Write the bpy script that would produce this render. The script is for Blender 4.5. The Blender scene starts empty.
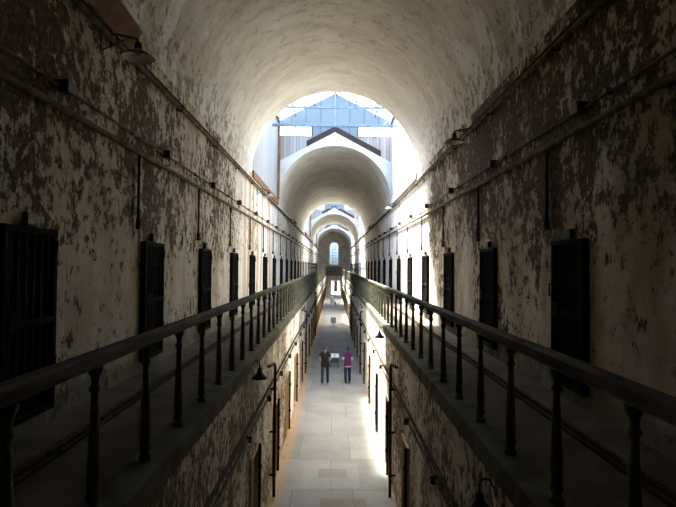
import bpy, bmesh, math, random
from mathutils import Vector, Matrix
random.seed(7)
PI = math.pi
scene = bpy.context.scene
COL = scene.collection

# ------------------------------------------------------------------ measures (metres; corridor runs along +Y, floor at z = 0)
EYE = 5.40            # camera height above the ground floor
GAL = 3.725           # top of the gallery walkway
WX = 3.0              # upper cell wall, half distance
LX = 1.47             # lower cell wall, half distance
RX = 1.60             # balustrade
SPRING = 8.73         # springing of the vault
YB, YE = -4.0, 100.0  # both ends of the block
BAYS = [(19.2, 27.9), (54.0, 65.0), (80.0, 90.0)]      # open skylight bays

ORD = ("first second third fourth fifth sixth seventh eighth ninth tenth eleventh twelfth thirteenth fourteenth fifteenth sixteenth "
       "seventeenth eighteenth nineteenth twentieth twenty-first twenty-second twenty-third twenty-fourth twenty-fifth twenty-sixth "
       "twenty-seventh twenty-eighth twenty-ninth thirtieth").split()

# ------------------------------------------------------------------ node helpers
class NT:
    def __init__(s, name):
        s.m = bpy.data.materials.new(name); s.m.use_nodes = True
        s.t = s.m.node_tree; s.t.nodes.clear()
        s.out = s.t.nodes.new('ShaderNodeOutputMaterial')
        s.pos = s.t.nodes.new('ShaderNodeNewGeometry').outputs['Position']
    def n(s, kind, **kw):
        nd = s.t.nodes.new(kind)
        for k, v in kw.items():
            if hasattr(nd, k): setattr(nd, k, v)
        return nd
    def set(s, inp, v):
        if isinstance(v, bpy.types.NodeSocket): s.t.links.new(v, inp)
        else: inp.default_value = v
    def math(s, op, a, b=0.0, clamp=False):
        nd = s.t.nodes.new('ShaderNodeMath'); nd.operation = op; nd.use_clamp = clamp
        s.set(nd.inputs[0], a); s.set(nd.inputs[1], b); return nd.outputs[0]
    def scale(s, v, xyz):
        nd = s.t.nodes.new('ShaderNodeVectorMath'); nd.operation = 'MULTIPLY'
        s.set(nd.inputs[0], v); nd.inputs[1].default_value = xyz; return nd.outputs[0]
    def noise(s, v, sc, detail=4, rough=.55, dist=0.0):
        nd = s.t.nodes.new('ShaderNodeTexNoise')
        s.set(nd.inputs['Vector'], v); nd.inputs['Scale'].default_value = sc
        nd.inputs['Detail'].default_value = detail; nd.inputs['Roughness'].default_value = rough
        nd.inputs['Distortion'].default_value = dist
        return nd.outputs['Fac']
    def ramp(s, f, a, b, lo=0.0, hi=1.0, smooth=True):
        nd = s.t.nodes.new('ShaderNodeMapRange'); nd.interpolation_type = 'SMOOTHSTEP' if smooth else 'LINEAR'
        s.set(nd.inputs['Value'], f)
        for k, v in (('From Min', a), ('From Max', b), ('To Min', lo), ('To Max', hi)): s.set(nd.inputs[k], v)
        return nd.outputs['Result']
    def mix(s, f, a, b):
        nd = s.t.nodes.new('ShaderNodeMix'); nd.data_type = 'RGBA'
        s.set(nd.inputs[0], f)
        for i, v in ((6, a), (7, b)):
            s.set(nd.inputs[i], v if isinstance(v, bpy.types.NodeSocket) else (*v, 1.0))
        return nd.outputs[2]
    def sep(s):
        nd = s.t.nodes.new('ShaderNodeSeparateXYZ'); s.set(nd.inputs[0], s.pos); return nd.outputs
    def bsdf(s, color, rough=.85, metal=0.0, bump=None, strength=.3, dist=.02, spec=.3):
        b = s.t.nodes.new('ShaderNodeBsdfPrincipled')
        s.set(b.inputs['Base Color'], color if isinstance(color, bpy.types.NodeSocket) else (*color, 1.0))
        s.set(b.inputs['Roughness'], rough); b.inputs['Metallic'].default_value = metal
        b.inputs['Specular IOR Level'].default_value = spec
        if bump is not None:
            bp = s.t.nodes.new('ShaderNodeBump'); bp.inputs['Strength'].default_value = strength
            bp.inputs['Distance'].default_value = dist
            s.set(bp.inputs['Height'], bump); s.t.links.new(bp.outputs[0], b.inputs['Normal'])
        s.t.links.new(b.outputs[0], s.out.inputs[0]); return s.m

def mat_plaster(name, white, warm, dark, tan, near, far, y0, y1, rust=False, base_z=None, hi_z=None):
    """Lime-washed plaster flaking off dark stone; NEAR / FAR: how much is lost before y0 and beyond y1."""
    t = NT(name); x, y, z = t.sep()
    fine = t.noise(t.scale(t.pos, (1.0, 1.0, .80)), 7.5, 9, .70, .1)
    mid = t.noise(t.scale(t.pos, (1, 1, .62)), 1.5, 4, .6, .2)
    big = t.noise(t.scale(t.pos, (1, 1, .7)), .42, 2, .5)
    v = t.math('ADD', t.math('MULTIPLY', fine, .85), t.math('ADD', t.math('MULTIPLY', big, .34), t.math('MULTIPLY', mid, .34)))
    if hi_z is not None: v = t.math('ADD', v, t.ramp(z, hi_z - .5, hi_z + .7, -.035, .03))
    thr = t.ramp(y, y0, y1, near, far)
    d = t.math('SUBTRACT', v, thr)
    m = t.ramp(d, -.008, .012)                     # 1 where the plaster has gone
    halo = t.ramp(d, -.09, .0)                     # yellowed edge of the flakes
    tone = t.noise(t.scale(t.pos, (1, 1, .45)), 1.3, 6, .6)
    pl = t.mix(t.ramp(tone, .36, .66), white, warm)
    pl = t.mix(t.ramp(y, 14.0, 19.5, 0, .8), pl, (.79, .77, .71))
    pl = t.mix(t.math('MULTIPLY', halo, .35), pl, tan)
    st = t.mix(t.ramp(t.noise(t.pos, 11.0, 6, .7), .42, .66), dark, tan)
    c = t.mix(m, pl, st)
    chips = t.ramp(t.noise(t.scale(t.pos, (1, 1, .8)), 19.0, 4, .7), .60, .64)
    c = t.mix(t.math('MULTIPLY', chips, t.ramp(y, y0, y1, .5, .08)), c, dark)
    if rust:
        rn = t.noise(t.scale(t.pos, (1.5, 1.5, .10)), 1.6, 5, .62)
        band = t.math('MULTIPLY', t.ramp(y, 16.5, 18.5), t.ramp(y, 27.5, 25.0))
        rm = t.math('MULTIPLY', t.ramp(rn, .46, .55), band)
        c = t.mix(t.math('MULTIPLY', rm, .8), c, (.40, .24, .11))
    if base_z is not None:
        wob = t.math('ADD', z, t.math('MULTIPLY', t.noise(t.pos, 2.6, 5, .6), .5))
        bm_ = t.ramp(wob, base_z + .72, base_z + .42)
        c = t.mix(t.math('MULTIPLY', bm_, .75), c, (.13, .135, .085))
    h = t.math('ADD', t.math('MULTIPLY', m, -.7), t.math('MULTIPLY', fine, .5))
    return t.bsdf(c, .9, 0, h, .65, .03, .15)

def mat_vault():
    t = NT('vault_limewash'); x, y, z = t.sep()
    v = t.scale(t.pos, (.7, 1.1, .7))
    a = t.noise(v, .8, 7, .62, .35)
    b = t.noise(t.scale(t.pos, (.6, 1.3, .6)), 1.9, 9, .66, .1)
    c = t.mix(t.ramp(a, .36, .66), (.78, .74, .655), (.66, .605, .51))
    c = t.mix(t.math('MULTIPLY', t.ramp(b, .45, .66), .32), c, (.47, .40, .30))
    # worse near the springing, where damp has lifted the coats
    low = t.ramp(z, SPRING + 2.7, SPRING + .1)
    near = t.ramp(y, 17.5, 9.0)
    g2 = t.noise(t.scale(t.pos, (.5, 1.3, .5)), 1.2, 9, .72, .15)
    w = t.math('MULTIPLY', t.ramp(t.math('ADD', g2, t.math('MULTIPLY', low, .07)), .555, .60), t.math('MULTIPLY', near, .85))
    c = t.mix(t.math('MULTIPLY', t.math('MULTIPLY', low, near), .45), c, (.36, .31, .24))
    c = t.mix(w, c, (.80, .80, .78))
    f = t.noise(t.scale(t.pos, (1, 1, .8)), 5.5, 10, .72)
    fl = t.noise(t.scale(t.pos, (.8, 1.1, .8)), 3.2, 10, .74)
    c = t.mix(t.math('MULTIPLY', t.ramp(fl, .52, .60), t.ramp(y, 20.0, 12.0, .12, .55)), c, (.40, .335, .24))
    pm = t.math('ADD', t.math('MULTIPLY', f, .8), t.math('MULTIPLY', low, .22))
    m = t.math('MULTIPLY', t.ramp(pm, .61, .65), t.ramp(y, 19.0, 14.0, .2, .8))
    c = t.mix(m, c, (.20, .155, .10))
    h = t.math('ADD', t.math('MULTIPLY', b, .5), t.math('MULTIPLY', m, -.4))
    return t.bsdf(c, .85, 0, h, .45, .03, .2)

def mat_floor():
    t = NT('corridor_slabs'); x, y, z = t.sep()
    br = t.n('ShaderNodeTexBrick'); br.offset = .37; br.squash = 1.0
    mp = t.n('ShaderNodeMapping'); t.t.links.new(t.pos, mp.inputs['Vector'])
    mp.inputs['Location'].default_value = (.95, -.55, 0)
    t.t.links.new(mp.outputs[0], br.inputs['Vector'])
    for k, v in (('Scale', 1.0), ('Mortar Size', .008), ('Mortar Smooth', .3), ('Brick Width', 1.45), ('Row Height', 2.05), ('Bias', 0.0)):
        br.inputs[k].default_value = v
    br.inputs['Color1'].default_value = (.21, .20, .175, 1); br.inputs['Color2'].default_value = (.26, .25, .22, 1)
    br.inputs['Mortar'].default_value = (.10, .09, .075, 1)
    c = br.outputs['Color']
    n1 = t.noise(t.pos, .8, 6, .6); n2 = t.noise(t.pos, 7.0, 6, .65)
    c = t.mix(t.math('MULTIPLY', t.ramp(n1, .40, .68), .55), c, (.155, .145, .12))
    c = t.mix(t.math('MULTIPLY', t.ramp(n2, .55, .72), .35), c, (.125, .11, .085))
    def rect(x0, x1, y0, y1):
        a = t.math('MULTIPLY', t.math('GREATER_THAN', x, x0), t.math('LESS_THAN', x, x1))
        b = t.math('MULTIPLY', t.math('GREATER_THAN', y, y0), t.math('LESS_THAN', y, y1))
        return t.math('MULTIPLY', a, b)
    # repairs let into the slabs
    c = t.mix(t.math('MULTIPLY', rect(-.36, .38, 13.62, 14.2), .85), c, (.15, .125, .09))
    c = t.mix(t.math('MULTIPLY', rect(-.27, .78, 11.8, 12.42), .85), c, (.19, .155, .11))
    c = t.mix(t.math('MULTIPLY', rect(-.75, .68, 13.0, 14.6), .35), c, (.31, .30, .27))
    # ochre dust against the walls
    dust = t.math('ADD', t.ramp(x, -1.02, -1.40), t.ramp(x, 1.28, 1.46, 0, .5))
    c = t.mix(t.math('MULTIPLY', dust, t.ramp(n2, .3, .6)), c, (.46, .28, .12))
    h = t.math('ADD', t.math('MULTIPLY', br.outputs['Fac'], -.6), t.math('MULTIPLY', n2, .3))
    return t.bsdf(c, .75, 0, h, .35, .01, .12)

def mat_mottled(name, a, b, sc=3.0, rough=.85, metal=0.0, stretch=(1, 1, 1), bump=.25, lo=.38, hi=.66, spec=.3):
    t = NT(name); n = t.noise(t.scale(t.pos, stretch), sc, 7, .62)
    return t.bsdf(t.mix(t.ramp(n, lo, hi), a, b), rough, metal, n, bump, .01, spec)

def mat_planks(name, a, b, gap, width, axis='x', rough=.85):
    t = NT(name); x, y, z = t.sep(); u = {'x': x, 'y': y, 'z': z}[axis]
    k = t.math('DIVIDE', u, width); fr = t.math('FRACT', k); fl = t.math('FLOOR', k)
    wn = t.n('ShaderNodeTexWhiteNoise'); wn.noise_dimensions = '1D'; t.t.links.new(fl, wn.inputs['W'])
    st = (5, 5, .35) if axis != 'z' else (.35, .35, 5)
    g = t.noise(t.scale(t.pos, st), 1.6, 7, .65)
    c = t.mix(t.math('ADD', t.math('MULTIPLY', g, .7), t.math('MULTIPLY', wn.outputs['Value'], .35), True), a, b)
    e = t.math('ADD', t.math('LESS_THAN', fr, .055), t.math('GREATER_THAN', fr, .945), True)
    c = t.mix(t.math('MULTIPLY', e, .75), c, gap)
    return t.bsdf(c, rough, 0, t.math('SUBTRACT', g, e), .35, .012, .2)

def mat_glass(name, tint):
    t = NT(name)
    tr = t.n('ShaderNodeBsdfTransparent'); tr.inputs[0].default_value = (*tint, 1)
    gl = t.n('ShaderNodeBsdfGlossy'); gl.inputs['Roughness'].default_value = .05
    lw = t.n('ShaderNodeLayerWeight'); lw.inputs['Blend'].default_value = .5
    fac = t.math('ADD', .03, t.math('MULTIPLY', t.math('POWER', lw.outputs['Facing'], 4.0), .5))
    mx = t.n('ShaderNodeMixShader')
    t.t.links.new(fac, mx.inputs[0]); t.t.links.new(tr.outputs[0], mx.inputs[1]); t.t.links.new(gl.outputs[0], mx.inputs[2])
    t.t.links.new(mx.outputs[0], t.out.inputs[0]); return t.m

M = {}
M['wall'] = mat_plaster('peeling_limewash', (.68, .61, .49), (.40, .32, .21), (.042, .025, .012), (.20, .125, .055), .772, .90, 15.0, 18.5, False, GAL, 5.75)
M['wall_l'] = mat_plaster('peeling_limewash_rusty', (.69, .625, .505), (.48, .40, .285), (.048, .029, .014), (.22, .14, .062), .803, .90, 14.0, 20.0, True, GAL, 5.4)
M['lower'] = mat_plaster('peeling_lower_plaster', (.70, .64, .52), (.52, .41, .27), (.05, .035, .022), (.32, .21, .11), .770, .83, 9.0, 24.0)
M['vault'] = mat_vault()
M['gable'] = mat_mottled('gable_whitewash', (.54, .53, .50), (.46, .44, .40), 1.4, .85)
M['floor'] = mat_floor()
M['gallery'] = mat_mottled('gallery_concrete', (.12, .095, .068), (.07, .055, .038), 1.8, .9, spec=.08)
M['ledge'] = mat_mottled('ledge_stone', (.135, .128, .088), (.07, .063, .042), 2.5, .9, spec=.04)
M['endwall'] = mat_mottled('end_wall_plaster', (.42, .37, .29), (.29, .25, .19), 1.2, .9)
M['planks_w'] = mat_planks('white_boards', (.26, .25, .235), (.42, .41, .385), (.06, .05, .045), .30, 'y')
M['planks_g'] = mat_planks('grey_boards', (.20, .17, .15), (.46, .42, .38), (.07, .06, .05), .17, 'x')
M['roof'] = mat_planks('brown_roof', (.055, .032, .022), (.095, .055, .038), (.03, .02, .014), .4, 'y')
M['blue'] = mat_planks('blue_gable_boards', (.165, .185, .19), (.195, .215, .22), (.11, .13, .14), .78, 'x', .6)
M['steel'] = mat_mottled('pale_blue_steel', (.19, .235, .26), (.13, .165, .185), 5.0, .5, .2)
M['iron'] = mat_mottled('black_iron', (.010, .008, .007), (.022, .015, .010), 9.0, .85, .0, spec=.04)
M['recess'] = mat_mottled('cell_dark_wood', (.010, .008, .006), (.018, .013, .009), 4.0, .9, spec=.03)
M['baluster'] = mat_mottled('green_iron_paint', (.165, .17, .12), (.10, .097, .068), 8.0, .7, .0, spec=.12)
M['rail'] = mat_mottled('worn_rail', (.125, .107, .074), (.06, .05, .034), 3.0, .75, 0, (6, .5, 6), spec=.04)
M['pipe'] = mat_mottled('painted_pipe', (.20, .155, .10), (.08, .057, .034), 6.0, .85, .0, spec=.03)
M['pipe_dark'] = mat_mottled('rusted_pipe', (.075, .05, .03), (.035, .024, .016), 9.0, .85, .0, spec=.04)
M['box'] = mat_mottled('box_dark_iron', (.04, .034, .027), (.075, .055, .036), 9.0, .6, .4)
M['lamp'] = mat_mottled('lamp_enamel', (.05, .055, .048), (.085, .075, .058), 9.0, .4, .3)
M['lamp_in'] = mat_mottled('lamp_lining', (.60, .58, .52), (.42, .38, .31), 6.0, .4)
M['rust'] = mat_mottled('rusty_board', (.26, .115, .045), (.13, .06, .028), 3.2, .85)
M['wood'] = mat_mottled('ochre_door_wood', (.52, .36, .20), (.34, .21, .11), 2.2, .8, 0, (4, 4, .4))
M['wood_pale'] = mat_mottled('pale_door_wood', (.58, .52, .42), (.36, .29, .20), 2.0, .8, 0, (4, 4, .4))
M['darkwood'] = mat_planks('dark_parapet_wood', (.05, .042, .035), (.10, .082, .065), (.02, .018, .015), .3, 'x')
M['frame_w'] = mat_mottled('white_window_frame', (.74, .74, .72), (.60, .60, .58), 4.0, .5)
M['glass'] = mat_glass('roof_glass', (.88, .93, .97))
M['glass_w'] = mat_glass('window_glass', (.33, .42, .56))
M['ground'] = mat_mottled('yard_paving', (.62, .60, .56), (.50, .48, .44), 1.2, .9)
M['skin'] = mat_mottled('skin', (.50, .31, .22), (.45, .27, .19), 6.0, .6)
M['hair_brown'] = mat_mottled('brown_hair', (.11, .065, .038), (.07, .042, .026), 40.0, .6)
M['hair_dark'] = mat_mottled('dark_hair', (.022, .014, .011), (.035, .022, .016), 40.0, .5)
M['black_cloth'] = mat_mottled('black_cotton', (.016, .016, .018), (.024, .024, .026), 8.0, .9)
M['purple_cloth'] = mat_mottled('purple_cotton', (.15, .032, .14), (.11, .022, .10), 8.0, .85)
M['white_cloth'] = mat_mottled('white_cotton', (.72, .70, .68), (.62, .60, .58), 8.0, .9)
M['denim'] = mat_mottled('blue_denim', (.035, .048, .085), (.022, .03, .058), 12.0, .9)
M['red_cloth'] = mat_mottled('dark_red_cloth', (.12, .03, .02), (.09, .022, .015), 8.0, .9)
M['grey_cloth'] = mat_mottled('grey_cloth', (.28, .28, .30), (.22, .22, .24), 8.0, .9)
M['shoe_w'] = mat_mottled('pale_trainers', (.62, .62, .62), (.50, .50, .50), 9.0, .6)
M['shoe_d'] = mat_mottled('dark_shoes', (.03, .028, .026), (.045, .04, .035), 9.0, .5)
M['eye'] = mat_mottled('eye', (.05, .035, .025), (.04, .03, .02), 20, .2)
M['sign'] = mat_mottled('white_sign_face', (.90, .91, .92), (.86, .87, .88), 2.0, .4)
M['sign_frame'] = mat_mottled('grey_sign_metal', (.10, .095, .09), (.15, .14, .13), 6.0, .5, .3)

# ------------------------------------------------------------------ mesh helpers
def nb(): return bmesh.new()
def box(bm, x0, x1, y0, y1, z0, z1):
    if x0 > x1: x0, x1 = x1, x0
    if y0 > y1: y0, y1 = y1, y0
    v = [bm.verts.new(p) for p in ((x0, y0, z0), (x1, y0, z0), (x1, y1, z0), (x0, y1, z0), (x0, y0, z1), (x1, y0, z1), (x1, y1, z1), (x0, y1, z1))]
    for f in ((0, 3, 2, 1), (4, 5, 6, 7), (0, 1, 5, 4), (1, 2, 6, 5), (2, 3, 7, 6), (3, 0, 4, 7)): bm.faces.new([v[i] for i in f])
    return v
def rbox(bm, x0, x1, y0, y1, z0, z1, r=.01):
    b2 = bmesh.new(); box(b2, x0, x1, y0, y1, z0, z1)
    bmesh.ops.bevel(b2, geom=b2.edges[:], offset=r, segments=2, affect='EDGES', profile=.7)
    merge(bm, b2)
def merge(bm, b2, mat=None):
    if mat is not None: b2.transform(mat)
    me = bpy.data.meshes.new('t'); b2.to_mesh(me); b2.free(); bm.from_mesh(me); bpy.data.meshes.remove(me)
def tube(bm, pts, r, seg=10, cap=True):
    pts = [Vector(p) for p in pts]; rings = []
    rs = r if isinstance(r, (list, tuple)) else [r] * len(pts)
    for i, p in enumerate(pts):
        d = (pts[min(i + 1, len(pts) - 1)] - pts[max(i - 1, 0)]).normalized()
        up = Vector((0, 0, 1)) if abs(d.z) < .95 else Vector((0, 1, 0))
        a = d.cross(up).normalized(); b = a.cross(d).normalized()
        rings.append([bm.verts.new(p + (a * math.cos(2 * PI * k / seg) + b * math.sin(2 * PI * k / seg)) * rs[i]) for k in range(seg)])
    for u, w in zip(rings, rings[1:]):
        for k in range(seg): bm.faces.new((u[k], u[(k + 1) % seg], w[(k + 1) % seg], w[k]))
    if cap: bm.faces.new(rings[0][::-1]); bm.faces.new(rings[-1])
def lathe(bm, prof, c=(0, 0, 0), seg=14, caps=True):
    rings = [[bm.verts.new((c[0] + r * math.cos(2 * PI * k / seg), c[1] + r * math.sin(2 * PI * k / seg), c[2] + z)) for k in range(seg)] for r, z in prof]
    for u, w in zip(rings, rings[1:]):
        for k in range(seg): bm.faces.new((u[k], u[(k + 1) % seg], w[(k + 1) % seg], w[k]))
    if caps: bm.faces.new(rings[0][::-1]); bm.faces.new(rings[-1])
def prism(bm, poly, y0, y1):
    a = [bm.verts.new((x, y0, z)) for x, z in poly]; b = [bm.verts.new((x, y1, z)) for x, z in poly]; n = len(poly)
    bm.faces.new(a); bm.faces.new(b[::-1])
    for i in range(n): bm.faces.new((a[i], b[i], b[(i + 1) % n], a[(i + 1) % n]))
def obj(name, bm, mat, parent=None, smooth=False, world=False):
    """Link a bmesh as one mesh object; WORLD: its verts are in world space and the parent only sits somewhere."""
    if world and parent is not None: bm.transform(Matrix.Translation(-parent.location))
    bmesh.ops.recalc_face_normals(bm, faces=bm.faces[:])
    me = bpy.data.meshes.new(name); bm.to_mesh(me); bm.free()
    for m in (mat if isinstance(mat, (list, tuple)) else [mat]): me.materials.append(m)
    if smooth:
        me.polygons.foreach_set('use_smooth', [True] * len(me.polygons))
        me.set_sharp_from_angle(angle=math.radians(40))
    o = bpy.data.objects.new(name, me); COL.objects.link(o)
    if parent is not None: o.parent = parent
    return o
def tag(o, label, cat, group=None, kind=None):
    o['label'] = label; o['category'] = cat
    if group: o['group'] = group
    if kind: o['kind'] = kind
    return o
def empty(name, loc, label, cat, group=None, kind=None, rz=0):
    o = bpy.data.objects.new(name, None); COL.objects.link(o); o.location = loc; o.rotation_euler = (0, 0, rz); o.empty_display_size = .1
    return tag(o, label, cat, group, kind)
def struct(name, bm, mat, label, cat, parent=None, smooth=False):
    return tag(obj(name, bm, mat, parent, smooth), label, cat, None, 'structure')
def dup(root, loc, rz, label):
    r = root.copy(); COL.objects.link(r); r.location = loc; r.rotation_euler = (0, 0, rz); r['label'] = label
    for ch in list(root.children):
        c = ch.copy(); COL.objects.link(c); c.parent = r
        for g in list(ch.children):
            d = g.copy(); COL.objects.link(d); d.parent = c
    return r

# ------------------------------------------------------------------ shell: floor, walls with their door openings, vaults
DOOR_L = [5.17 + 3.535 * k for k in range(26)]
DOOR_R = [6.66 + 3.50 * k for k in range(26)]
LOW_L = [10.0 + 3.535 * k for k in range(25)]
LOW_R = [10.65 + 3.50 * k for k in range(25)]
DB, DT, DW = 3.885, 5.755, .46      # upper doors: sill, head, half width
LB, LT, LW = .04, 1.93, .46        # lower doors

bm = nb(); box(bm, -LX - .5, LX + .5, YB, YE + .4, -.3, 0)
struct('floor', bm, M['floor'], 'worn grey slab floor running down the middle of the cellblock', 'floor')

def wall(name, s, x, thick, depth, z0, z1, ys, zb, zt, hw, mat, label):
    bm = nb(); xa, xb, xc = s * x, s * (x + depth), s * (x + thick)
    y = YB
    for c in ys:
        box(bm, xa, xb, y, c - hw, z0, z1)
        box(bm, xa, xb, c - hw, c + hw, z0, zb)
        box(bm, xa, xb, c - hw, c + hw, zt, z1)
        y = c + hw
    box(bm, xa, xb, y, YE, z0, z1)
    box(bm, xb, xc, YB, YE, z0, z1)
    return struct(name, bm, mat, label, 'wall')
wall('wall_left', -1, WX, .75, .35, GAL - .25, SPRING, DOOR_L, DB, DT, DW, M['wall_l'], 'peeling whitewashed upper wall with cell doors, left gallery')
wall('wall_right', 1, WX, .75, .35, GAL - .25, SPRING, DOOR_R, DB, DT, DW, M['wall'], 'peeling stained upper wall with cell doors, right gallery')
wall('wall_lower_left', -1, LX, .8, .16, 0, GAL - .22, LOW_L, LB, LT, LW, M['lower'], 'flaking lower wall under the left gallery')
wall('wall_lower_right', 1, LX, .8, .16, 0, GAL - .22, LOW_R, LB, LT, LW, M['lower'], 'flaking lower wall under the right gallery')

for s, side in ((-1, 'left'), (1, 'right')):
    bm = nb(); box(bm, s * 1.72, s * (WX + .05), YB, YE, GAL - .22, GAL - .012)
    struct('floor_gallery_' + side, bm, M['gallery'], f'dark concrete walkway of the {side} gallery behind its railing', 'walkway')
    bm = nb(); rbox(bm, s * 1.435, s * 1.74, YB, YE, GAL - .215, GAL, .02)
    struct('trim_1' if s < 0 else 'trim_2', bm, M['ledge'], f'greenish stone edge of the {side} gallery under its balusters', 'ledge')

# end wall: arched window opening above, doorway below
WC, WR, WZ0, WZ1 = .02, .92, 5.45, 8.95         # window: centre x, half width, sill, springing
DX0, DX1, DZ = -.42, 1.12, 2.45                 # doorway
bm = nb(); N = 14
pts_in = [(WC - WR, WZ0)] + [(WC + WR * math.cos(PI - PI * k / N), WZ1 + WR * math.sin(PI * k / N)) for k in range(N + 1)] + [(WC + WR, WZ0)]
y0, y1 = YE, YE + .4
def slab_xz(bm, poly, y0, y1): prism(bm, poly, y0, y1)
slab_xz(bm, [(-3.6, 3.4), (WC - WR, 3.4), (WC - WR, 12.6), (-3.6, 12.6)], y0, y1)
slab_xz(bm, [(WC + WR, 3.4), (3.6, 3.4), (3.6, 12.6), (WC + WR, 12.6)], y0, y1)
slab_xz(bm, [(WC - WR, 3.4), (WC + WR, 3.4), (WC + WR, WZ0), (WC - WR, WZ0)], y0, y1)
for (xa, za), (xb, zb) in zip(pts_in[1:-1], pts_in[2:-1]):
    slab_xz(bm, [(xa, za), (xb, zb), (xb, 12.6), (xa, 12.6)], y0, y1)
box(bm, -3.6, DX0, y0, y1, 0, 3.4); box(bm, DX1, 3.6, y0, y1, 0, 3.4); box(bm, DX0, DX1, y0, y1, DZ, 3.4)
struct('wall_end', bm, M['endwall'], 'grey plastered end wall with an arched window above a doorway', 'wall')
bm = nb(); box(bm, -3.8, 3.8, YB - .4, YB, -.3, 12.6)
struct('wall_back', bm, M['darkwood'], 'unseen partition closing the cellblock behind the viewer, dark boards added to cut bounced light', 'wall')  # out of view; dark boarding added to keep bounced light off the near rails
bm = nb(); box(bm, -1.45, 1.45, YB, 1.1, GAL - .22, GAL - .012)
struct('floor_landing', bm, M['gallery'], 'concrete landing joining both galleries where the viewer stands', 'walkway')

APEX = 12.45; SL = .53
def outline(a):
    """Point on the gabled outside along the ray at angle A from the springing centre."""
    dx, dz = math.cos(a), math.sin(a)
    ts = []
    if abs(dx) > 1e-6: ts.append(3.75 / abs(dx))
    ts.append((APEX - SPRING) / (dz + SL * abs(dx)) if dz + SL * abs(dx) > 1e-6 else 1e9)
    t = min(ts); return (dx * t, SPRING + dz * t)
def vault(n, ya, yb, label):
    bm = nb(); K = 72; rows = []
    for y in (ya, yb):
        inn = [bm.verts.new((WX * math.cos(PI * k / K), y, SPRING + WX * math.sin(PI * k / K))) for k in range(K + 1)]
        out = []
        for k in range(K + 1):
            x, z = outline(PI * k / K); out.append(bm.verts.new((x, y, z)))
        rows.append((inn, out))
    (i0, o0), (i1, o1) = rows
    fi = []
    for k in range(K):
        f = bm.faces.new((i0[k], i0[k + 1], i1[k + 1], i1[k])); f.smooth = True
        bm.faces.new((o0[k], o1[k], o1[k + 1], o0[k + 1]))
        for a, b in ((i0, o0), (i1, o1)):
            f = bm.faces.new((a[k], b[k], b[k + 1], a[k + 1])); f.material_index = 1
    for k in (0, K): bm.faces.new((i0[k], o0[k], o1[k], i1[k]))
    o = struct(f'ceiling_{n}', bm, [M['vault'], M['gable']], label, 'ceiling', smooth=False)
    me = o.data
    for p in me.polygons:
        c = p.center
        if p.material_index == 0 and math.hypot(c.x, c.z - SPRING) < WX + .02: p.use_smooth = True
    me.set_sharp_from_angle(angle=math.radians(30))
    bm = nb()
    for s in (-1, 1):
        prism(bm, [(0, APEX), (0, APEX + .36), (s * 3.75, APEX + .36 - SL * 3.75), (s * 3.75, APEX - SL * 3.75)], ya + (.12 if n > 1 else 0), yb)
    struct(f'roof_{n}', bm, M['roof'], f'dark brown pitched roof over the {ORD[n-1]} stretch of vault', 'roof')
segs = [YB, *[v for b in BAYS for v in b], YE]
VL = ['cream barrel vault over the near galleries, streaked with flaking limewash', 'barrel vault with white gable front, beyond the first skylight',
      'barrel vault with white gable front, beyond the second skylight', 'shadowed barrel vault meeting the end wall with the window']
for i in range(4): vault(i + 1, segs[2 * i], segs[2 * i + 1], VL[i])

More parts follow.
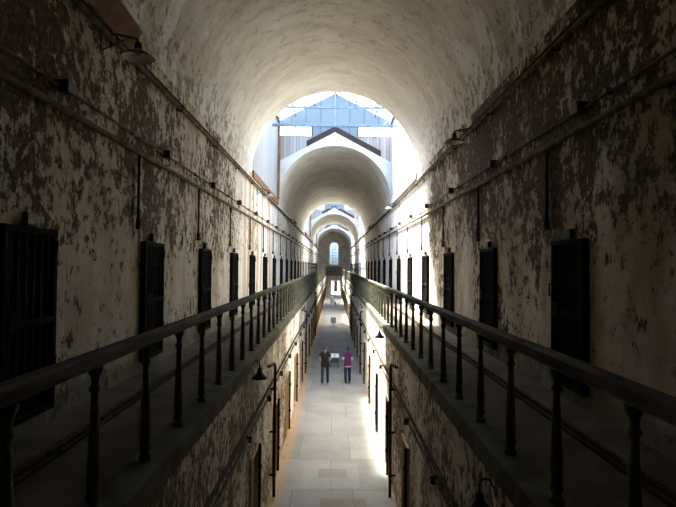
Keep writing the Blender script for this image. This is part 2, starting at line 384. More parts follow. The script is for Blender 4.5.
# ------------------------------------------------------------------ skylight bays
EAVE, RIDGE = 13.0, 14.58
def skylight(i, ya, yb):
    w = ['first', 'second', 'third'][i]
    for s, side in ((-1, 'left'), (1, 'right')):
        bm = nb(); box(bm, s * WX, s * (WX + .4), ya - .6, yb + .9, SPRING, EAVE)
        struct(f'wall_skylight_{side}_{i+1}', bm, M['planks_w'] if s < 0 else M['gable'],
               f'{"white boarded" if s < 0 else "whitewashed"} {side} side wall rising under the {w} skylight', 'wall')
        bm = nb(); rbox(bm, s * (WX - .07), s * (WX + .06), ya, yb, SPRING - .16, SPRING + .10, .02)
        struct(f'trim_{3 + 2*i + (s > 0)}', bm, M['rust' if s < 0 else 'gable'], f'{"rusty brown" if s < 0 else "pale"} ledge on the {side} wall under the {w} skylight', 'ledge')
    # far end: grey boards, a row of glazed lights, blue gable
    ye = yb + .42
    bm = nb()
    for s in (-1, 1): prism(bm, [(s * .98, 12.28), (s * 3.0, 12.28), (s * 3.0, APEX + .34 - SL * 3.0), (s * .98, APEX + .34 - SL * .98)], ye, ye + .2)
    for xa, xb in ((-3.0, -1.5), (2.45, 3.0)):
        prism(bm, [(xa, APEX - SL * abs(xa)), (xb, APEX - SL * abs(xb)), (xb, 12.27), (xa, 12.27)], yb + .02, yb + .10)
    struct(f'wall_skylight_far_{i+1}', bm, M['planks_g'], f'weathered grey boards behind the white gable of the {w} skylight bay', 'wall')
    bm = nb(); prism(bm, [(-3.4, EAVE - .12), (3.4, EAVE - .12), (3.4, EAVE - .05), (0, RIDGE + .1), (-3.4, EAVE - .05)], ye, ye + .15)
    box(bm, -1.25, 1.25, ye, ye + .15, 12.28, EAVE - .12)
    struct(f'wall_skylight_gable_{i+1}', bm, M['blue'], f'pale blue boarded gable at the far end of the {w} skylight', 'wall')
    bm = nb(); box(bm, -3.4, 3.4, ya - .55, ya - .4, 12.3, EAVE)
    prism(bm, [(-3.4, EAVE), (3.4, EAVE), (0, RIDGE + .1)], ya - .55, ya - .4)
    struct(f'wall_skylight_near_{i+1}', bm, M['blue'], f'pale boarded gable at the near end of the {w} skylight', 'wall')
    # glazed roof with its steel: one window of the setting
    root = empty(f'window_{i+2}', (0, (ya + yb) / 2, EAVE), f'glazed pitched skylight with pale steel rafters over the {w} open bay', 'skylight', None, 'structure')
    for s in (-1, 1):
        bm = nb()
        prism(bm, [(0, RIDGE), (0, RIDGE + .012), (s * 3.4, EAVE - .17), (s * 3.4, EAVE - .182)], ya - .5, ye + .1)
        obj('pane', bm, M['glass'], root, world=True)
    bm = nb(); rbox(bm, -.07, .07, ya - .5, ye, RIDGE - .16, RIDGE - .01, .01); obj('ridge_beam', bm, M['steel'], root, world=True)
    for s in (-1, 1):
        n = 5; L = ye - ya
        for k in range(n):
            y = ya + L * (k + .5) / n
            bm = nb(); tube(bm, [(0, y, RIDGE - .05), (s * 3.05, y, EAVE - .06)], .035, 6); obj('rafter', bm, M['steel'], root, world=True)
        for q in (.36, .7):
            x, z = s * 3.05 * q, RIDGE - .03 + (EAVE - RIDGE) * q
            bm = nb(); box(bm, x - .03, x + .03, ya - .4, ye, z - .06, z); obj('purlin', bm, M['steel'], root, world=True)
        bm = nb(); rbox(bm, s * 2.88, s * 3.02, ya - .4, ye, EAVE - .14, EAVE - .02, .01); obj('wall_plate', bm, M['steel'], root, world=True)
        for xa, xb in ((1.28, 2.10), (2.18, 2.98)):
            bm = nb(); box(bm, s * xa, s * xb, ye + .05, ye + .06, 12.34, 12.84); obj('end_light', bm, M['glass'], root, world=True)
        bm = nb()
        for xa, xb, za, zb in ((1.2, 1.28, 12.28, 12.88), (2.10, 2.18, 12.28, 12.88), (2.98, 3.06, 12.28, 12.88), (1.2, 3.06, 12.26, 12.34), (1.2, 3.06, 12.84, 12.90)):
            box(bm, s * xa, s * xb, ye, ye + .12, za, zb)
        obj('end_light_frame', bm, M['steel'], root, world=True)
    y = ya + .70 * (yb - ya)
    bm = nb(); box(bm, -3.0, 3.0, y - .05, y + .05, 12.05, 12.16); obj('tie_beam', bm, M['steel'], root, world=True)
    bm = nb(); box(bm, -2.95, 2.95, y - .04, y + .04, 12.93, 13.03); obj('collar_beam', bm, M['steel'], root, world=True)
    bm = nb(); tube(bm, [(0, y, 12.1), (0, y, RIDGE - .08)], .028, 8); obj('king_rod', bm, M['steel'], root, world=True)
    for s in (-1, 1):
        bm = nb(); tube(bm, [(s * 2.98, y, 12.75), (s * 2.3, y, 12.1)], .03, 8); obj('strut', bm, M['steel'], root, world=True)
        bm = nb(); tube(bm, [(s * 2.2, y, 12.98), (s * 1.4, y, RIDGE - .78)], .026, 8); obj('strut', bm, M['steel'], root, world=True)
    bm = nb(); box(bm, -3.0, 3.0, ye - .06, ye, 12.88, 13.02); obj('tie_beam', bm, M['steel'], root, world=True)
    y = ya + .33 * (yb - ya)
    bm = nb(); box(bm, -2.95, 2.95, y - .04, y + .04, 12.93, 13.03); obj('collar_beam', bm, M['steel'], root, world=True)
    # rusty corner post against the gable
    bm = nb(); rbox(bm, -2.997, -2.88, yb - .30, yb - .10, SPRING + .11, EAVE - .3, .015)
    tag(obj('corner_post', bm, M['rust']), f'rusty brown upright against the white boards of the {w} skylight bay', 'post', 'rusty uprights under the skylights')
for i, (a, b) in enumerate(BAYS): skylight(i, a, b)

# end window
win = empty('window_1', (WC, YE + .2, WZ0), 'tall round-headed window glowing blue in the end wall', 'window', None, 'structure')
def arch_ring(bm, r0, r1, ya, yb):
    for k in range(N):
        a, b = PI * k / N, PI * (k + 1) / N
        prism(bm, [(WC + r * math.cos(t), WZ1 + r * math.sin(t)) for r, t in ((r0, a), (r1, a), (r1, b), (r0, b))], ya, yb)
bm = nb(); arch_ring(bm, .78, .93, YE + .02, YE + .2)
for s in (-1, 1): box(bm, WC + s * .78, WC + s * .93, YE + .02, YE + .2, WZ0, WZ1)
box(bm, WC - .93, WC + .93, YE + .02, YE + .2, WZ0, WZ0 + .12)
obj('window_frame', bm, M['frame_w'], win, world=True)
bm = nb()
for x in (-.27, .27): box(bm, WC + x - .025, WC + x + .025, YE + .08, YE + .14, WZ0 + .1, WZ1 + .7)
for k in range(1, 7): box(bm, WC - .78, WC + .78, YE + .08, YE + .14, WZ0 + .1 + .58 * k - .02, WZ0 + .1 + .58 * k + .02)
obj('glazing_bars', bm, M['frame_w'], win, world=True)
bm = nb(); prism(bm, [(WC - .8, WZ0 + .05)] + [(WC + .8 * math.cos(PI - PI * k / N), WZ1 + .8 * math.sin(PI * k / N)) for k in range(N + 1)] + [(WC + .8, WZ0 + .05)], YE + .10, YE + .112)
obj('pane', bm, M['glass_w'], win, world=True)

# yard outside the end door
bm = nb(); box(bm, -14, 14, YE + .4, YE + 30, -.3, -.02)
struct('ground', bm, M['ground'], 'sunlit pale paving outside the end doorway', 'ground')
bm = nb(); yy = YE + 9
box(bm, -9, .05, yy, yy + .4, -.02, 4.4); box(bm, .75, 9, yy, yy + .4, -.02, 4.4); box(bm, .05, .75, yy, yy + .4, 2.3, 4.4); box(bm, -.3, 1.1, yy + .4, yy + .5, -.02, 2.6)
struct('wall_yard', bm, M['gable'], 'pale yard wall seen through the end doorway', 'wall')
yd = empty('door_101', (.4, yy + .2, 0), 'dark door in the pale yard wall beyond the end doorway', 'door', None, 'structure')
bm = nb(); rbox(bm, -.34, .34, -.04, .04, 0, 2.28, .01); obj('door_leaf', bm, M['recess'], yd)
bm = nb(); lathe(bm, [(.02, -.1), (.035, -.08), (.02, -.05)]); obj('door_knob', bm, M['iron'], yd).location = (.26, -.04, 1.1)
# frame round the end doorway
fr = empty('door_100', ((DX0 + DX1) / 2, YE, 0), 'pale framed open doorway at the far end of the corridor', 'doorway', None, 'structure')
bm = nb(); box(bm, DX0 - .12, DX0, YE - .05, YE, 0, DZ + .12); box(bm, DX1, DX1 + .12, YE - .05, YE, 0, DZ + .12); box(bm, DX0, DX1, YE - .05, YE, DZ, DZ + .12)
obj('door_frame', bm, M['frame_w'], fr, world=True)

# far cross gallery with its boarded parapet
bm = nb(); box(bm, -1.45, 1.45, 97.2, YE, GAL - .22, GAL - .012)
struct('floor_bridge', bm, M['gallery'], 'walkway crossing the corridor under the end window', 'walkway')
par = empty('parapet', (0, 97.3, GAL - .012), 'dark boarded parapet crossing the corridor beneath the arched window', 'parapet')
bm = nb(); box(bm, -1.43, 1.43, -.03, .03, .0, 1.42); obj('board_panel', bm, M['darkwood'], par)
bm = nb(); rbox(bm, -1.43, 1.43, -.06, .06, 1.42, 1.5, .01); obj('top_rail', bm, M['darkwood'], par)

# ------------------------------------------------------------------ cell doors of the galleries (hinged iron lattice in the opening)
def upper_door_build():
    t = empty('door_1', (0, 0, 0), '', 'door', None, 'structure')
    H, W = DT - DB, DW
    bm = nb()
    for s in (-1, 1): box(bm, -.035, .05, s * (W - .065), s * (W - .005), .005, H - .005)
    for z in (.005, H - .065, H * .5 - .03): box(bm, -.033, .032, -(W - .065), W - .065, z, z + .06)
    obj('door_frame', bm, M['iron'], t)
    bm = nb(); n = 7
    for k in range(1, n):
        y = -W + 2 * W * k / n; box(bm, -.012, .0, y - .021, y + .021, .06, H - .06)
    for k in range(1, 15):
        z = H * k / 15; box(bm, .0, .012, -(W - .06), W - .06, z - .021, z + .021)
    obj('door_lattice', bm, M['iron'], t)
    bm = nb(); rbox(bm, -.05, -.012, W - .26, W - .07, H * .46, H * .56, .008); lb = obj('lock_box', bm, M['iron'], t)
    bm = nb(); tube(bm, [(-.02, W - .05, H * .60), (-.075, W - .05, H * .61), (-.075, W - .05, H * .69), (-.02, W - .05, H * .70)], .012, 8); obj('door_handle', bm, M['iron'], lb, True)
    for z in (.22, .87):
        bm = nb(); tube(bm, [(-.03, -W + .03, H * z), (-.03, -W + .03, H * z + .12)], .022, 8); obj('hinge', bm, M['iron'], t, True)
    bm = nb(); box(bm, .05, .075, -W + .002, W - .002, .002, H - .002); obj('inner_door', bm, M['recess'], t)
    bm = nb(); rbox(bm, -.02, .043, -.075, .075, H + .01, H + .13, .012); obj('number_box', bm, M['box'], t)
    return t
proto = upper_door_build()          # local +x goes into the wall, -x towards the gallery; origin .09 inside the wall face
n = 1
for side, s, ys in (('left', -1, DOOR_L), ('right', 1, DOOR_R)):
    for k, y in enumerate(ys):
        loc, rz = (s * (WX - .045), y, DB), (0 if s > 0 else PI)
        lab = f'dark iron lattice cell door off the {side} gallery, {ORD[k]} along from the viewer'
        if n == 1: d = proto; d.location = loc; d.rotation_euler = (0, 0, rz); d['label'] = lab
        else: d = dup(proto, loc, rz, lab); d.name = f'door_{n}'
        d['group'] = f'cell doors of the {side} gallery'; n += 1

def lower_door_build():
    t = empty('door_60', (0, 0, 0), '', 'door', None, 'structure')
    H, W = LT - LB, LW
    bm = nb()
    for s in (-1, 1): box(bm, -.035, .14, s * (W - .07), s * (W + .06 if False else W - .003), .0, H - .003)
    box(bm, -.035, .14, -W + .07, W - .07, H - .08, H - .003)
    obj('door_frame', bm, M['wood'], t)
    bm = nb(); rbox(bm, .05, .10, -W + .075, W - .075, .01, H - .085, .006); lf = obj('door_leaf', bm, M['wood_pale'], t)
    bm = nb(); box(bm, -.085, -.037, W - .06, W - .005, .0, H - .02); obj('iron_jamb', bm, M['iron'], t)
    for z in (.3, .75):
        bm = nb(); rbox(bm, -.105, -.03, W - .10, W - .062, H * z, H * z + .09, .008); obj('hinge', bm, M['iron'], t)
    bm = nb(); tube(bm, [(.05, -W + .16, H * .5), (.01, -W + .16, H * .5), (.01, -W + .16, H * .6), (.05, -W + .16, H * .6)], .010, 8); obj('door_handle', bm, M['iron'], lf, True)
    return t
proto = lower_door_build()
first = True; n = 60
for side, s, ys in (('left', -1, LOW_L), ('right', 1, LOW_R)):
    for k, y in enumerate(ys):
        if s > 0: loc, rz, lo = (s * LX, y, LB), 0, 1
        else: loc, rz = (s * LX, y, LB), PI
        lab = f'pale timber ground floor cell door in the {side} lower wall, {ORD[k]} from the viewer'
        if first: d = proto; d.location = loc; d.rotation_euler = (0, 0, rz); d['label'] = lab; first = False
        else: d = dup(proto, loc, rz, lab); d.name = f'door_{n}' if n < 100 else f'door_{n+2}'
        # the iron jamb sits on the far side of every opening
        if s < 0:
            for c in d.children: c.scale = (1, -1, 1)
        d['group'] = f'ground floor cell doors under the {side} gallery'; n += 1

# ------------------------------------------------------------------ balustrades
PROF = [(.054, 0), (.054, .035), (.046, .045), (.036, .06), (.036, .075), (.048, .09), (.050, .11), (.040, .135), (.043, .19), (.043, .28),
        (.037, .45), (.029, .66), (.025, .76), (.025, .78), (.040, .80), (.040, .82), (.026, .84), (.028, .88), (.050, .925), (.052, .955)]
for s, side, y0, dy in ((-1, 'left', 3.60, .967), (1, 'right', 3.80, .98)):
    zt = 4.805 if s < 0 else 4.775
    root = empty('balustrade', (s * RX, -1.0, GAL), f'long gallery railing of turned iron balusters along the {side} walkway', 'railing', 'gallery railings')
    bm = nb(); prof = [(-.062, -.05), (-.05, -.085), (.05, -.085), (.062, -.05), (.058, -.012), (.03, .008), (-.03, .008), (-.058, -.012)]
    ends = []
    # slightly uneven run of jointed lengths
    ys = [-1.0 + 4.9 * k for k in range(20)] + [YE - 3]
    rings = []
    for k, y in enumerate(ys):
        o = 0 if k == 0 else random.uniform(-.008, .008)
        rings.append([bm.verts.new((s * RX + px, y, zt + pz + o)) for px, pz in prof])
    for u, w in zip(rings, rings[1:]):
        for k in range(8): bm.faces.new((u[k], u[(k + 1) % 8], w[(k + 1) % 8], w[k]))
    bm.faces.new(rings[0]); bm.faces.new(rings[-1][::-1])
    obj('handrail', bm, M['rail'], root, True, True)
    bm = nb(); box(bm, s * RX - .03, s * RX + .03, -.95, YE - 3.05, zt - .10, zt - .087); obj('flat_bar', bm, M['baluster'], root, world=True)
    h = (zt - .10 - GAL) / .955
    bm = nb(); lathe(bm, [(r, z * h) for r, z in PROF], (0, 0, 0), 12)
    b0 = obj('baluster', bm, M['baluster'], root, True); first = True
    k = -4; c = 0
    while y0 + dy * k < YE - 3.2 and c < 100:
        b = b0 if first else b0.copy()
        if not first: COL.objects.link(b); b.parent = root
        b.location = (0, y0 + dy * k + 1.0, 0); first = False; k += 1; c += 1

# ------------------------------------------------------------------ pipes and conduits fixed to the walls
def clip(bm, s, x, y, z, r):
    box(bm, s * (x - .012), s * WX, y - .02, y + .02, z - r * 1.25, z + r * 1.25)
for s, side, doors in ((-1, 'left', DOOR_L), (1, 'right', DOOR_R)):
    yend = YE - .05
    root = empty('cornice_pipe', (s * 2.93, YB, 8.35), f'stout pipe along the top of the {side} wall under the vault', 'pipe', 'pipes under the vault springing')
    bm = nb(); tube(bm, [(s * 2.93, YB + .05, 8.35), (s * 2.93, yend, 8.35)], .042, 12); obj('pipe', bm, M['pipe'], root, True, True)
    bm = nb(); tube(bm, [(s * 2.96, YB + .05, 8.46), (s * 2.96, yend, 8.46)], .02, 8); obj('thin_pipe', bm, M['pipe_dark'], root, True, True)
    for k in range(34):
        bm = nb(); box(bm, s * 2.88, s * WX, k * 3 - 2.015, k * 3 - 1.985, 8.295, 8.405); obj('mounting_clip', bm, M['pipe_dark'], root, world=True)
    root = empty('service_pipe', (s * 2.94, YB, 7.067), f'horizontal service pipe with drops to the doors on the {side} gallery wall', 'pipe', 'service pipes with drops')
    bm = nb(); tube(bm, [(s * 2.94, YB + .05, 7.067), (s * 2.94, yend, 7.067)], .038, 12); obj('pipe', bm, M['pipe'], root, True, True)
    off = -.72 if s < 0 else .66
    for y in doors:
        bm = nb(); y += off
        tube(bm, [(s * 2.95, y, 7.05), (s * 2.95, y, 6.02)], .022, 8); tube(bm, [(s * 2.95, y, 6.08), (s * 2.95, y, 5.92)], .036, 8)
        obj('drop_pipe', bm, M['pipe_dark'], root, True, True)
    root = empty('conduit_run', (s * 2.96, YB, 7.31), f'thin electrical conduit strung with small black boxes on the {side} gallery wall', 'conduit', 'upper conduits with junction boxes')
    bm = nb(); tube(bm, [(s * 2.965, YB + .05, 7.31), (s * 2.965, yend, 7.31)], .018, 8); obj('pipe', bm, M['pipe'], root, True, True)
    for y in doors:
        bm = nb(); box(bm, s * 2.94, s * WX, y - 1.0, y - .975, 7.28, 7.34); obj('mounting_clip', bm, M['pipe_dark'], root, world=True)
    off = .58 if s < 0 else -.35
    for y in doors:
        bm = nb(); y += off; rbox(bm, s * 2.87, s * (WX - .003), y - .075, y + .075, 7.25, 7.38, .012); obj('junction_box', bm, M['box'], root, world=True)
    # pair of pipes on the gallery floor
    root = empty('floor_pipes', (s * 2.44, YB, GAL), f'two thin pipes lying along the {side} walkway near its wall', 'pipe', 'pipes lying on the walkways')
    for x, r in ((2.40, .022), (2.49, .028)):
        bm = nb(); tube(bm, [(s * x, YB + .05, GAL + r - .012), (s * x, yend, GAL + r - .012)], r, 8); obj('pipe', bm, M['pipe_dark'], root, True, True)
    # lower wall conduit with boxes
    root = empty('conduit_run', (s * 1.45, YB, 2.42), f'lower conduit with boxes along the wall beneath the {side} gallery', 'conduit', 'lower conduits with junction boxes')
    bm = nb(); tube(bm, [(s * 1.445, YB + .05, 2.42), (s * 1.445, yend, 2.42)], .02, 8); obj('pipe', bm, M['pipe'], root, True, True)
    bm = nb(); tube(bm, [(s * 1.438, YB + .05, 2.62), (s * 1.438, yend, 2.62)], .028, 8); obj('wide_pipe', bm, M['pipe_dark'], root, True, True)
    k = 0; y = 9.17 if s < 0 else 7.5
    while y < 96:
        bm = nb(); rbox(bm, s * 1.37, s * (LX - .003), y - .06, y + .06, 2.36, 2.48, .01); obj('junction_box', bm, M['box'], root, world=True); y += 2.75
    # downpipes to the corridor floor
    for j, y in enumerate((12.5, 26.6, 40.7)):
        r0 = empty('downpipe', (s * 1.355, y, 0), f'dark downpipe with an elbow on the {side} lower wall, {ORD[j]} from the viewer', 'pipe', 'downpipes on the lower walls')
        bm = nb(); pts = [(s * 1.355, y, 0.0), (s * 1.355, y, 3.0)]
        for q in range(1, 6):
            a = PI / 2 * q / 5; pts.append((s * (1.355 + .01 * q / 5), y - .10 * (1 - math.cos(a)), 3.0 + .10 * math.sin(a)))
        pts.append((s * 1.41, y - .75, 3.16)); tube(bm, pts, .034, 10); obj('pipe', bm, M['pipe_dark'], r0, True, True)
        bm = nb()
        for z in (.5, 1.5, 2.5): tube(bm, [(s * 1.355, y, z - .03), (s * 1.355, y, z + .03)], .045, 10)
        for z in (.5, 1.5, 2.5): box(bm, s * 1.36, s * (LX - .003), y - .015, y + .015, z - .02, z + .02)
        obj('bracket', bm, M['iron'], r0, world=True)

# rust brown board lying along the left cornice pipe
bm = nb(); pts = []
prof = [(7.60, 0.0), (7.4, .03), (6.4, .05), (5.6, .02), (4.6, .05), (3.6, .03), (2.4, .0)]
rings = []
for y, w in prof:
    t0, t1 = Vector((-2.985 + w * .3, y, 8.48 + w)), Vector((-2.82 + w * .8, y, 8.75 + w * .6 + (0.02 if y < 7 else 0)))
    nrm = Vector((.74, 0, -.65)) * .03
    rings.append([bm.verts.new(p) for p in (t0, t0 + nrm, t1 + nrm, t1)])
for u, w in zip(rings, rings[1:]):
    for k in range(4): bm.faces.new((u[k], u[(k + 1) % 4], w[(k + 1) % 4], w[k]))
bm.faces.new(rings[0]); bm.faces.new(rings[-1][::-1])
tag(obj('loose_board', bm, M['rust']), 'rust brown loose board wedged above the left cornice pipe near the lamp', 'board')

# ------------------------------------------------------------------ lamps
def upper_lamp():
    t = empty('wall_lamp', (0, 0, 0), '', 'lamp', 'bracket lamps below the vault')      # origin on the wall; local -x points into the corridor
    bm = nb(); tube(bm, [(0, 0, 0), (-.42, 0, -.08), (-.46, 0, -.10), (-.47, 0, -.15)], .016, 8); obj('arm', bm, M['lamp'], t, True)
    bm = nb(); tube(bm, [(0, 0, -.24), (-.36, 0, -.075)], .011, 8); obj('brace', bm, M['lamp'], t, True)
    bm = nb(); rbox(bm, -.015, 0, -.04, .04, -.28, .05, .004); obj('wall_bracket', bm, M['lamp'], t)
    bm = nb(); lathe(bm, [(.02, -.13), (.045, -.14), (.05, -.20), (.055, -.23), (.075, -.245)], (-.47, 0, 0), 18); obj('socket_cap', bm, M['lamp'], t, True)
    sh = nb(); lathe(sh, [(.06, -.235), (.085, -.25), (.14, -.275), (.205, -.325), (.21, -.335), (.203, -.334), (.137, -.282), (.06, -.26)], (-.47, 0, 0), 28, False)
    so = obj('lamp_shade', sh, [M['lamp'], M['lamp_in']], t, True)
    for p in so.data.polygons:
        if p.index >= 28 * 5: p.material_index = 1
    bm = nb(); lathe(bm, [(.012, -.32), (.03, -.31), (.032, -.29), (.02, -.26), (.018, -.24)], (-.47, 0, 0), 12); obj('bulb', bm, M['lamp_in'], so, True)
    return t
p = upper_lamp(); first = True
for side, s, ys in (('left', -1, (6.75, 20.45, 33.9, 47.3, 60.8, 74.2)), ('right', 1, (11.2, 24.4, 37.7, 51.0, 64.3, 77.6))):
    for k, y in enumerate(ys):
        lab = f'dark flat-shaded bracket lamp high on the {side} wall, {ORD[k]} from the viewer'
        loc, rz = (s * WX, y, 8.37), (0 if s > 0 else PI)
        if first: p.location = loc; p.rotation_euler = (0, 0, rz); p['label'] = lab; first = False
        else: dup(p, loc, rz, lab)
def lower_lamp():
    t = empty('gooseneck_lamp', (0, 0, 0), '', 'lamp', 'gooseneck lamps under the gallery edges')
    bm = nb(); pts = [(0, 0, 0)]
    for q in range(0, 9):
        a = PI * q / 8; pts.append((-.085 - .06 + .06 * math.cos(PI - a) * -1 if False else -.03 - .055 * (1 - math.cos(a)), 0, .03 + .055 * math.sin(a)))
    pts.append((-.14, 0, -.05)); tube(bm, pts, .013, 8); obj('gooseneck_arm', bm, M['lamp'], t, True)
    bm = nb(); rbox(bm, -.014, 0, -.04, .04, -.05, .05, .004); obj('wall_plate', bm, M['lamp'], t)
    sh = nb(); lathe(sh, [(.018, -.03), (.035, -.045), (.045, -.09), (.06, -.13), (.10, -.165), (.14, -.20), (.147, -.225), (.14, -.222), (.095, -.172), (.05, -.135)], (-.14, 0, 0), 24, False)
    so = obj('lamp_shade', sh, [M['lamp'], M['lamp_in']], t, True)
    for p_ in so.data.polygons:
        if p_.index >= 24 * 7: p_.material_index = 1
    bm = nb(); lathe(bm, [(.012, -.21), (.028, -.20), (.03, -.18), (.018, -.14)], (-.14, 0, 0), 12); obj('bulb', bm, M['lamp_in'], so, True)
    return t
p = lower_lamp(); first = True
for side, s, ys in (('left', -1, (9.45, 23.5, 37.5, 51.5)), ('right', 1, (4.7, 14.9, 25.2, 35.5, 45.8))):
    for k, y in enumerate(ys):
        lab = f'dark bell-shaped gooseneck lamp under the {side} gallery edge, {ORD[k]} from the viewer'
        loc, rz = (s * 1.437, y, 3.45 if y < 5 else 3.61), (0 if s > 0 else PI)
        if first: p.location = loc; p.rotation_euler = (0, 0, rz); p['label'] = lab; first = False
        else: dup(p, loc, rz, lab)

# ------------------------------------------------------------------ stands in the corridor
st = empty('information_stand', (.08, 28.4, 0), 'low information stand with white sheets behind the two visitors', 'sign')
for x in (-.22, .22):
    for y in (-.16, .16):
        bm = nb(); rbox(bm, x - .018, x + .018, y - .018, y + .018, 0, .52 + (.10 if y > 0 else 0), .004); obj('leg', bm, M['sign_frame'], st)
bm = nb(); rbox(bm, -.24, .24, -.15, -.13, .24, .50, .004); obj('front_panel', bm, M['sign_frame'], st)
bm = nb(); box(bm, -.25, .25, -.20, .20, -.012, .012); bm.transform(Matrix.Translation((0, 0, .585)) @ Matrix.Rotation(math.radians(28), 4, 'X')); dt = obj('desk_top', bm, M['sign_frame'], st)
for x in (-.115, .125):
    bm = nb(); box(bm, x - .105, x + .105, -.17, .17, .013, .02); bm.transform(Matrix.Translation((0, 0, .585)) @ Matrix.Rotation(math.radians(28), 4, 'X')); obj('white_sheet', bm, M['sign'], dt)
st = empty('sign_stand', (-.02, 46.6, 0), 'white sign board on a short post alone in mid corridor', 'sign')
bm = nb(); rbox(bm, -.35, .35, -.05, .05, 0, .03, .008); rbox(bm, -.05, .05, -.25, .25, 0, .03, .008); obj('foot', bm, M['sign_frame'], st)
bm = nb(); tube(bm, [(0, 0, .03), (0, 0, .50)], .02, 8); obj('post', bm, M['sign_frame'], st, True)
bm = nb(); rbox(bm, -.235, .235, -.012, .012, .0, .56, .004); bm.transform(Matrix.Translation((0, -.06, .36)) @ Matrix.Rotation(math.radians(-34), 4, 'X')); obj('sign_board', bm, M['sign'], st)

# ------------------------------------------------------------------ people
def skin_mesh(verts, edges, levels=2, root=0):
    me = bpy.data.meshes.new('sk'); me.from_pydata([v[:3] for v in verts], edges, [])
    o = bpy.data.objects.new('sk', me); COL.objects.link(o)
    o.modifiers.new('s', 'SKIN'); 
    if not me.skin_vertices: me.attributes
    sv = me.skin_vertices[0].data
    for i, v in enumerate(verts):
        r = v[3]; sv[i].radius = r if isinstance(r, tuple) else (r, r); sv[i].use_root = (i == root)
    sb = o.modifiers.new('b', 'SUBSURF'); sb.levels = levels; sb.render_levels = levels
    dg = bpy.context.evaluated_depsgraph_get(); dg.update()
    ev = o.evaluated_get(dg); m2 = bpy.data.meshes.new_from_object(ev)
    bm = nb(); bm.from_mesh(m2)
    bpy.data.objects.remove(o); bpy.data.meshes.remove(me); bpy.data.meshes.remove(m2)
    return bm
def chain(pts): return list(pts), [(i, i + 1) for i in range(len(pts) - 1)]
def sphere(bm, c, r, sc=(1, 1, 1), seg=12):
    b2 = bmesh.new(); bmesh.ops.create_uvsphere(b2, u_segments=seg, v_segments=max(6, seg * 2 // 3), radius=r)
    merge(bm, b2, Matrix.Translation(c) @ Matrix.Diagonal((*sc, 1)))

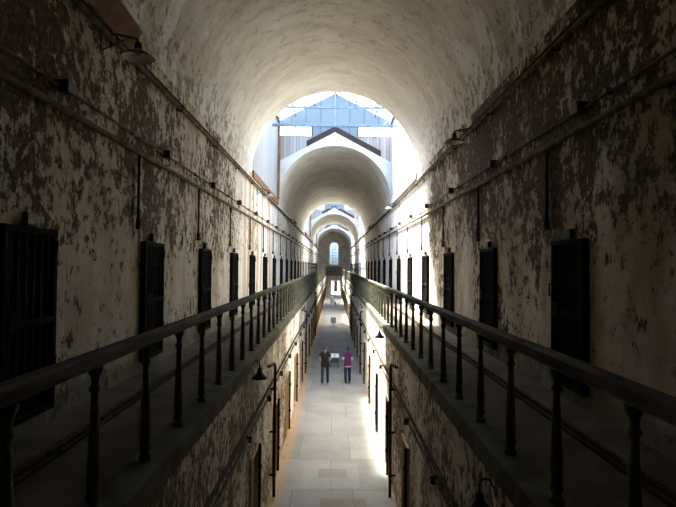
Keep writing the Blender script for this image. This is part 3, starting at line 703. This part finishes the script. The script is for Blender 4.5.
def person(name, loc, h, rz, label, cat, cloth, stride=.06, arms='front', tail=False, wide=1.0, group=None):
    """A standing or walking figure facing local +Y, H metres tall. One skinned body; hair, shirt, trousers and shoes are its parts."""
    k = h / 1.72; w = wide
    S = lambda x, y, z, r: (x * k * w if abs(x) > 0 else 0, y * k, z * k, (r if not isinstance(r, tuple) else r) * k if not isinstance(r, tuple) else (r[0] * k * w, r[1] * k))
    hip, kn, an = .92, .50, .09
    st = stride
    L = lambda s: [S(s * .095, 0, .86, .088), S(s * .10, s * st * .5 + .01, kn, .060), S(s * .105, s * st - .02, .28, .055), S(s * .105, s * st - .03, an, .038), S(s * .115, s * st + .10, .035, .034)]
    if arms == 'front':
        A = lambda s: [S(s * .165, 0, 1.385, .056), S(s * .235, -.04, 1.15, .043), S(s * .20, .16, 1.06, .034), S(s * .12, .24, 1.11, .026)]
    else:
        A = lambda s: [S(s * .165, 0, 1.385, .056), S(s * .225, -.02, 1.13, .043), S(s * .235, .05 + s * .04, .90, .034), S(s * .235, .08 + s * .04, .80, .026)]
    V = [S(0, 0, .93, (.135, .095)), S(0, .0, 1.08, (.125, .09)), S(0, 0, 1.25, (.145, .10)), S(0, -.005, 1.39, (.12, .08)), S(0, -.005, 1.475, .052),
         S(0, .012, 1.535, .060), S(0, .008, 1.60, (.076, .088)), S(0, .0, 1.665, (.070, .080))]
    E = [(i, i + 1) for i in range(7)]
    for s in (-1, 1):
        b = len(V); V += L(s); E += [(0, b)] + [(b + i, b + i + 1) for i in range(4)]
    for s in (-1, 1):
        b = len(V); V += A(s); E += [(3, b)] + [(b + i, b + i + 1) for i in range(3)]
    body = skin_mesh(V, E)
    # hands: palm and five separate fingers, slightly curled
    for s in (-1, 1):
        a = A(s); p0, p1 = Vector(a[2][:3]), Vector(a[3][:3]); d = (p1 - p0).normalized()
        side = Vector((0, 0, 1)) if arms == 'front' else Vector((0, 1, 0)); nrm = d.cross(side).normalized() * (s if arms == 'front' else s)
        hv = [(*p1, .026 * k), (*(p1 + d * .05 * k), .027 * k)]; he = [(0, 1)]
        for f in range(4):
            o = side * (.030 - .020 * f) * k; ln = (.062, .072, .066, .050)[f] * k
            q0 = p1 + d * .085 * k + o; q1 = q0 + d * ln * .55 + nrm * -.006 * k; q2 = q1 + d * ln * .4 + nrm * -.025 * k; b = len(hv)
            hv += [(*q0, .0095 * k), (*q1, .0088 * k), (*q2, .0075 * k)]; he += [(1, b), (b, b + 1), (b + 1, b + 2)]
        t0 = p1 + d * .03 * k + side * .030 * k; t1 = t0 + (d * .03 + side * .028) * k; t2 = t1 + (d * .03 + side * .004 - nrm * .01) * k; b = len(hv)
        hv += [(*t0, .011 * k), (*t1, .010 * k), (*t2, .008 * k)]; he += [(0, b), (b, b + 1), (b + 1, b + 2)]
        merge(body, skin_mesh(hv, he, 1))
    # ears, nose, lips
    for s in (-1, 1): sphere(body, (s * .078 * k, -.005 * k, 1.60 * k), .026 * k, (.35, .7, 1.1), 10)
    sphere(body, (0, .100 * k, 1.592 * k), .016 * k, (.75, 1.1, 1.3), 10); sphere(body, (0, .092 * k, 1.556 * k), .020 * k, (1.2, .4, .35), 10)
    root = empty(name, loc, label, cat, group, None, rz)
    obj('body', body, M['skin'], root, True)
    for s in (-1, 1):
        bm = nb(); sphere(bm, (s * .032 * k, .083 * k, 1.612 * k), .011 * k, (1, .7, 1), 10); obj('eye', bm, M['eye'], root, True)
    g = .012
    # shirt: torso and sleeves
    def grow(v, e): 
        r = v[3]; return (*v[:3], (r[0] + e * k, r[1] + e * k) if isinstance(r, tuple) else r + e * k)
    sv = [S(0, 0, .66, (.205, .150)), S(0, 0, .90, (.200, .142))] + [grow(V[1], .038), grow(V[2], .022), grow(V[3], .028), S(0, -.005, 1.515, .076)]; se = [(i, i + 1) for i in range(5)]
    for s in (-1, 1):
        a = A(s); b = len(sv); mid = tuple((a[0][i] * .35 + a[1][i] * .65) for i in range(3)); sv += [grow(a[0], .016), (*mid, .062 * k)]; se += [(4, b), (b, b + 1)]
    sb = skin_mesh(sv, se)
    for v in sb.verts: v.co.z = max(v.co.z, .82 * k)
    sh = obj('shirt', sb, M[cloth['shirt']], root, True)
    if 'sleeve' in cloth:
        for s in (-1, 1):
            a = A(s); mid = [a[0][i] * .45 + a[1][i] * .55 for i in range(3)]; c2 = [a[1][i] * .45 + a[2][i] * .55 for i in range(3)]
            pv, pe = chain([(*mid, .062 * k), (*a[1][:3], .056 * k), (*c2, .050 * k)]); obj('sleeve', skin_mesh(pv, pe), M[cloth['sleeve']], sh, True)
        pv, pe = chain([S(0, 0, .62, (.200, .146)), S(0, 0, .82, (.198, .141)), S(0, 0, .98, (.15, .115))]); hm = skin_mesh(pv, pe)
        for v in hm.verts: v.co.z = max(v.co.z, .775 * k)
        obj('hem', hm, M[cloth['sleeve']], sh, True)
    tv = [S(0, 0, 1.06, (.135, .105)), S(0, 0, .88, (.150, .118))]; te = [(0, 1)]
    for s in (-1, 1):
        l = L(s); b = len(tv); tv += [grow(l[0], .010), grow(l[1], .018), grow(l[2], .014), (l[3][0], l[3][1], l[3][2] - .045 * k, .058 * k)]; te += [(1, b), (b, b + 1), (b + 1, b + 2), (b + 2, b + 3)]
    obj('trousers', skin_mesh(tv, te), M[cloth['legs']], root, True)
    for s in (-1, 1):
        l = L(s); f = l[4]; a = l[3]
        pv, pe = chain([(a[0], a[1] - .045 * k, .042 * k, .040 * k), (a[0], a[1] + .03 * k, .045 * k, .046 * k), (f[0], f[1] + .02 * k, .036 * k, .036 * k)])
        b = skin_mesh(pv, pe)
        for v in b.verts: v.co.z = max(v.co.z, .003)
        obj('shoe', b, M[cloth['shoes']], root, True)
    hb = nb(); b2 = bmesh.new(); bmesh.ops.create_uvsphere(b2, u_segments=20, v_segments=14, radius=.1 * k)
    bmesh.ops.delete(b2, geom=[v for v in b2.verts if v.co.z < (-.045 * k if v.co.y < .02 * k else .035 * k)], context='VERTS')
    merge(hb, b2, Matrix.Translation((0, -.006 * k, 1.632 * k)) @ Matrix.Diagonal((.90, 1.04, 1.02, 1)))
    if tail:
        pv, pe = chain([(0, -.095 * k, 1.66 * k, .030 * k), (0, -.135 * k, 1.62 * k, .034 * k), (0, -.135 * k, 1.54 * k, .030 * k), (0, -.115 * k, 1.45 * k, .014 * k)]); merge(hb, skin_mesh(pv, pe))
    obj('hair', hb, M[cloth['hair']], root, True)
    return root
person('person', (-.36, 24.2, 0), 1.72, 0, 'person walking away in a black shirt, dark jeans and pale shoes', 'person',
       dict(shirt='black_cloth', legs='denim', shoes='shoe_w', hair='hair_brown'), .10, 'front', wide=1.12, group='visitors in the corridor')
person('person', (.67, 24.5, 0), 1.66, .08, 'person with tied dark hair in a purple top over white sleeves', 'person',
       dict(shirt='purple_cloth', sleeve='white_cloth', legs='denim', shoes='shoe_d', hair='hair_dark'), .05, 'front', tail=True, wide=.95, group='visitors in the corridor')
person('person', (-.24, 69.0, 0), 1.66, 0, 'distant person in a white top near the end doorway', 'person',
       dict(shirt='white_cloth', legs='grey_cloth', shoes='shoe_d', hair='hair_dark'), .08, 'side', group='visitors in the corridor')
person('person', (.19, 68.6, 0), .86, 0, 'distant small figure in dark red beside the person in white', 'person',
       dict(shirt='red_cloth', legs='red_cloth', shoes='shoe_d', hair='hair_brown'), .05, 'side', wide=1.5, group='visitors in the corridor')

# ------------------------------------------------------------------ light: sky and sun through the skylights
wd = bpy.data.worlds.new('sky'); scene.world = wd; wd.use_nodes = True
nt = wd.node_tree; bg = nt.nodes['Background']
sky = nt.nodes.new('ShaderNodeTexSky'); sky.sky_type = 'NISHITA'; sky.sun_disc = False
sky.sun_elevation = math.radians(60); sky.sun_rotation = math.radians(-35); sky.air_density = 1.0; sky.dust_density = 4.0; sky.ozone_density = 1.0
nt.links.new(sky.outputs[0], bg.inputs[0]); bg.inputs[1].default_value = .78
sd = bpy.data.lights.new('sun', 'SUN'); sd.energy = 18.0; sd.angle = math.radians(4); sd.color = (1.0, .95, .86)
so = bpy.data.objects.new('sun', sd); COL.objects.link(so)
so.rotation_euler = Vector((.335, -.50, -1.0)).to_track_quat('-Z', 'Y').to_euler(); so.location = (-5, 30, 25)

# ------------------------------------------------------------------ camera
F = 530.0
cd = bpy.data.cameras.new('camera'); cam = bpy.data.objects.new('camera', cd); COL.objects.link(cam)
cd.sensor_width = 36; cd.lens = 36 * F / 676; cd.clip_start = .05; cd.clip_end = 500
yaw, pitch, roll = -math.atan(4 / F), math.atan(12 / F), math.radians(.5)
cam.matrix_world = Matrix.Translation((0, 0, EYE)) @ Matrix.Rotation(yaw, 4, 'Z') @ Matrix.Rotation(PI / 2 + pitch, 4, 'X') @ Matrix.Rotation(roll, 4, 'Z')
scene.camera = cam
scene.view_settings.view_transform = 'Standard'; scene.view_settings.look = 'None'
scene.view_settings.gamma = 1.0; scene.view_settings.use_curve_mapping = False
scene.view_settings.exposure = 2.05
scene.cycles.max_bounces = 14; scene.cycles.diffuse_bounces = 10; scene.cycles.transparent_max_bounces = 12
scene.cycles.use_denoising = True
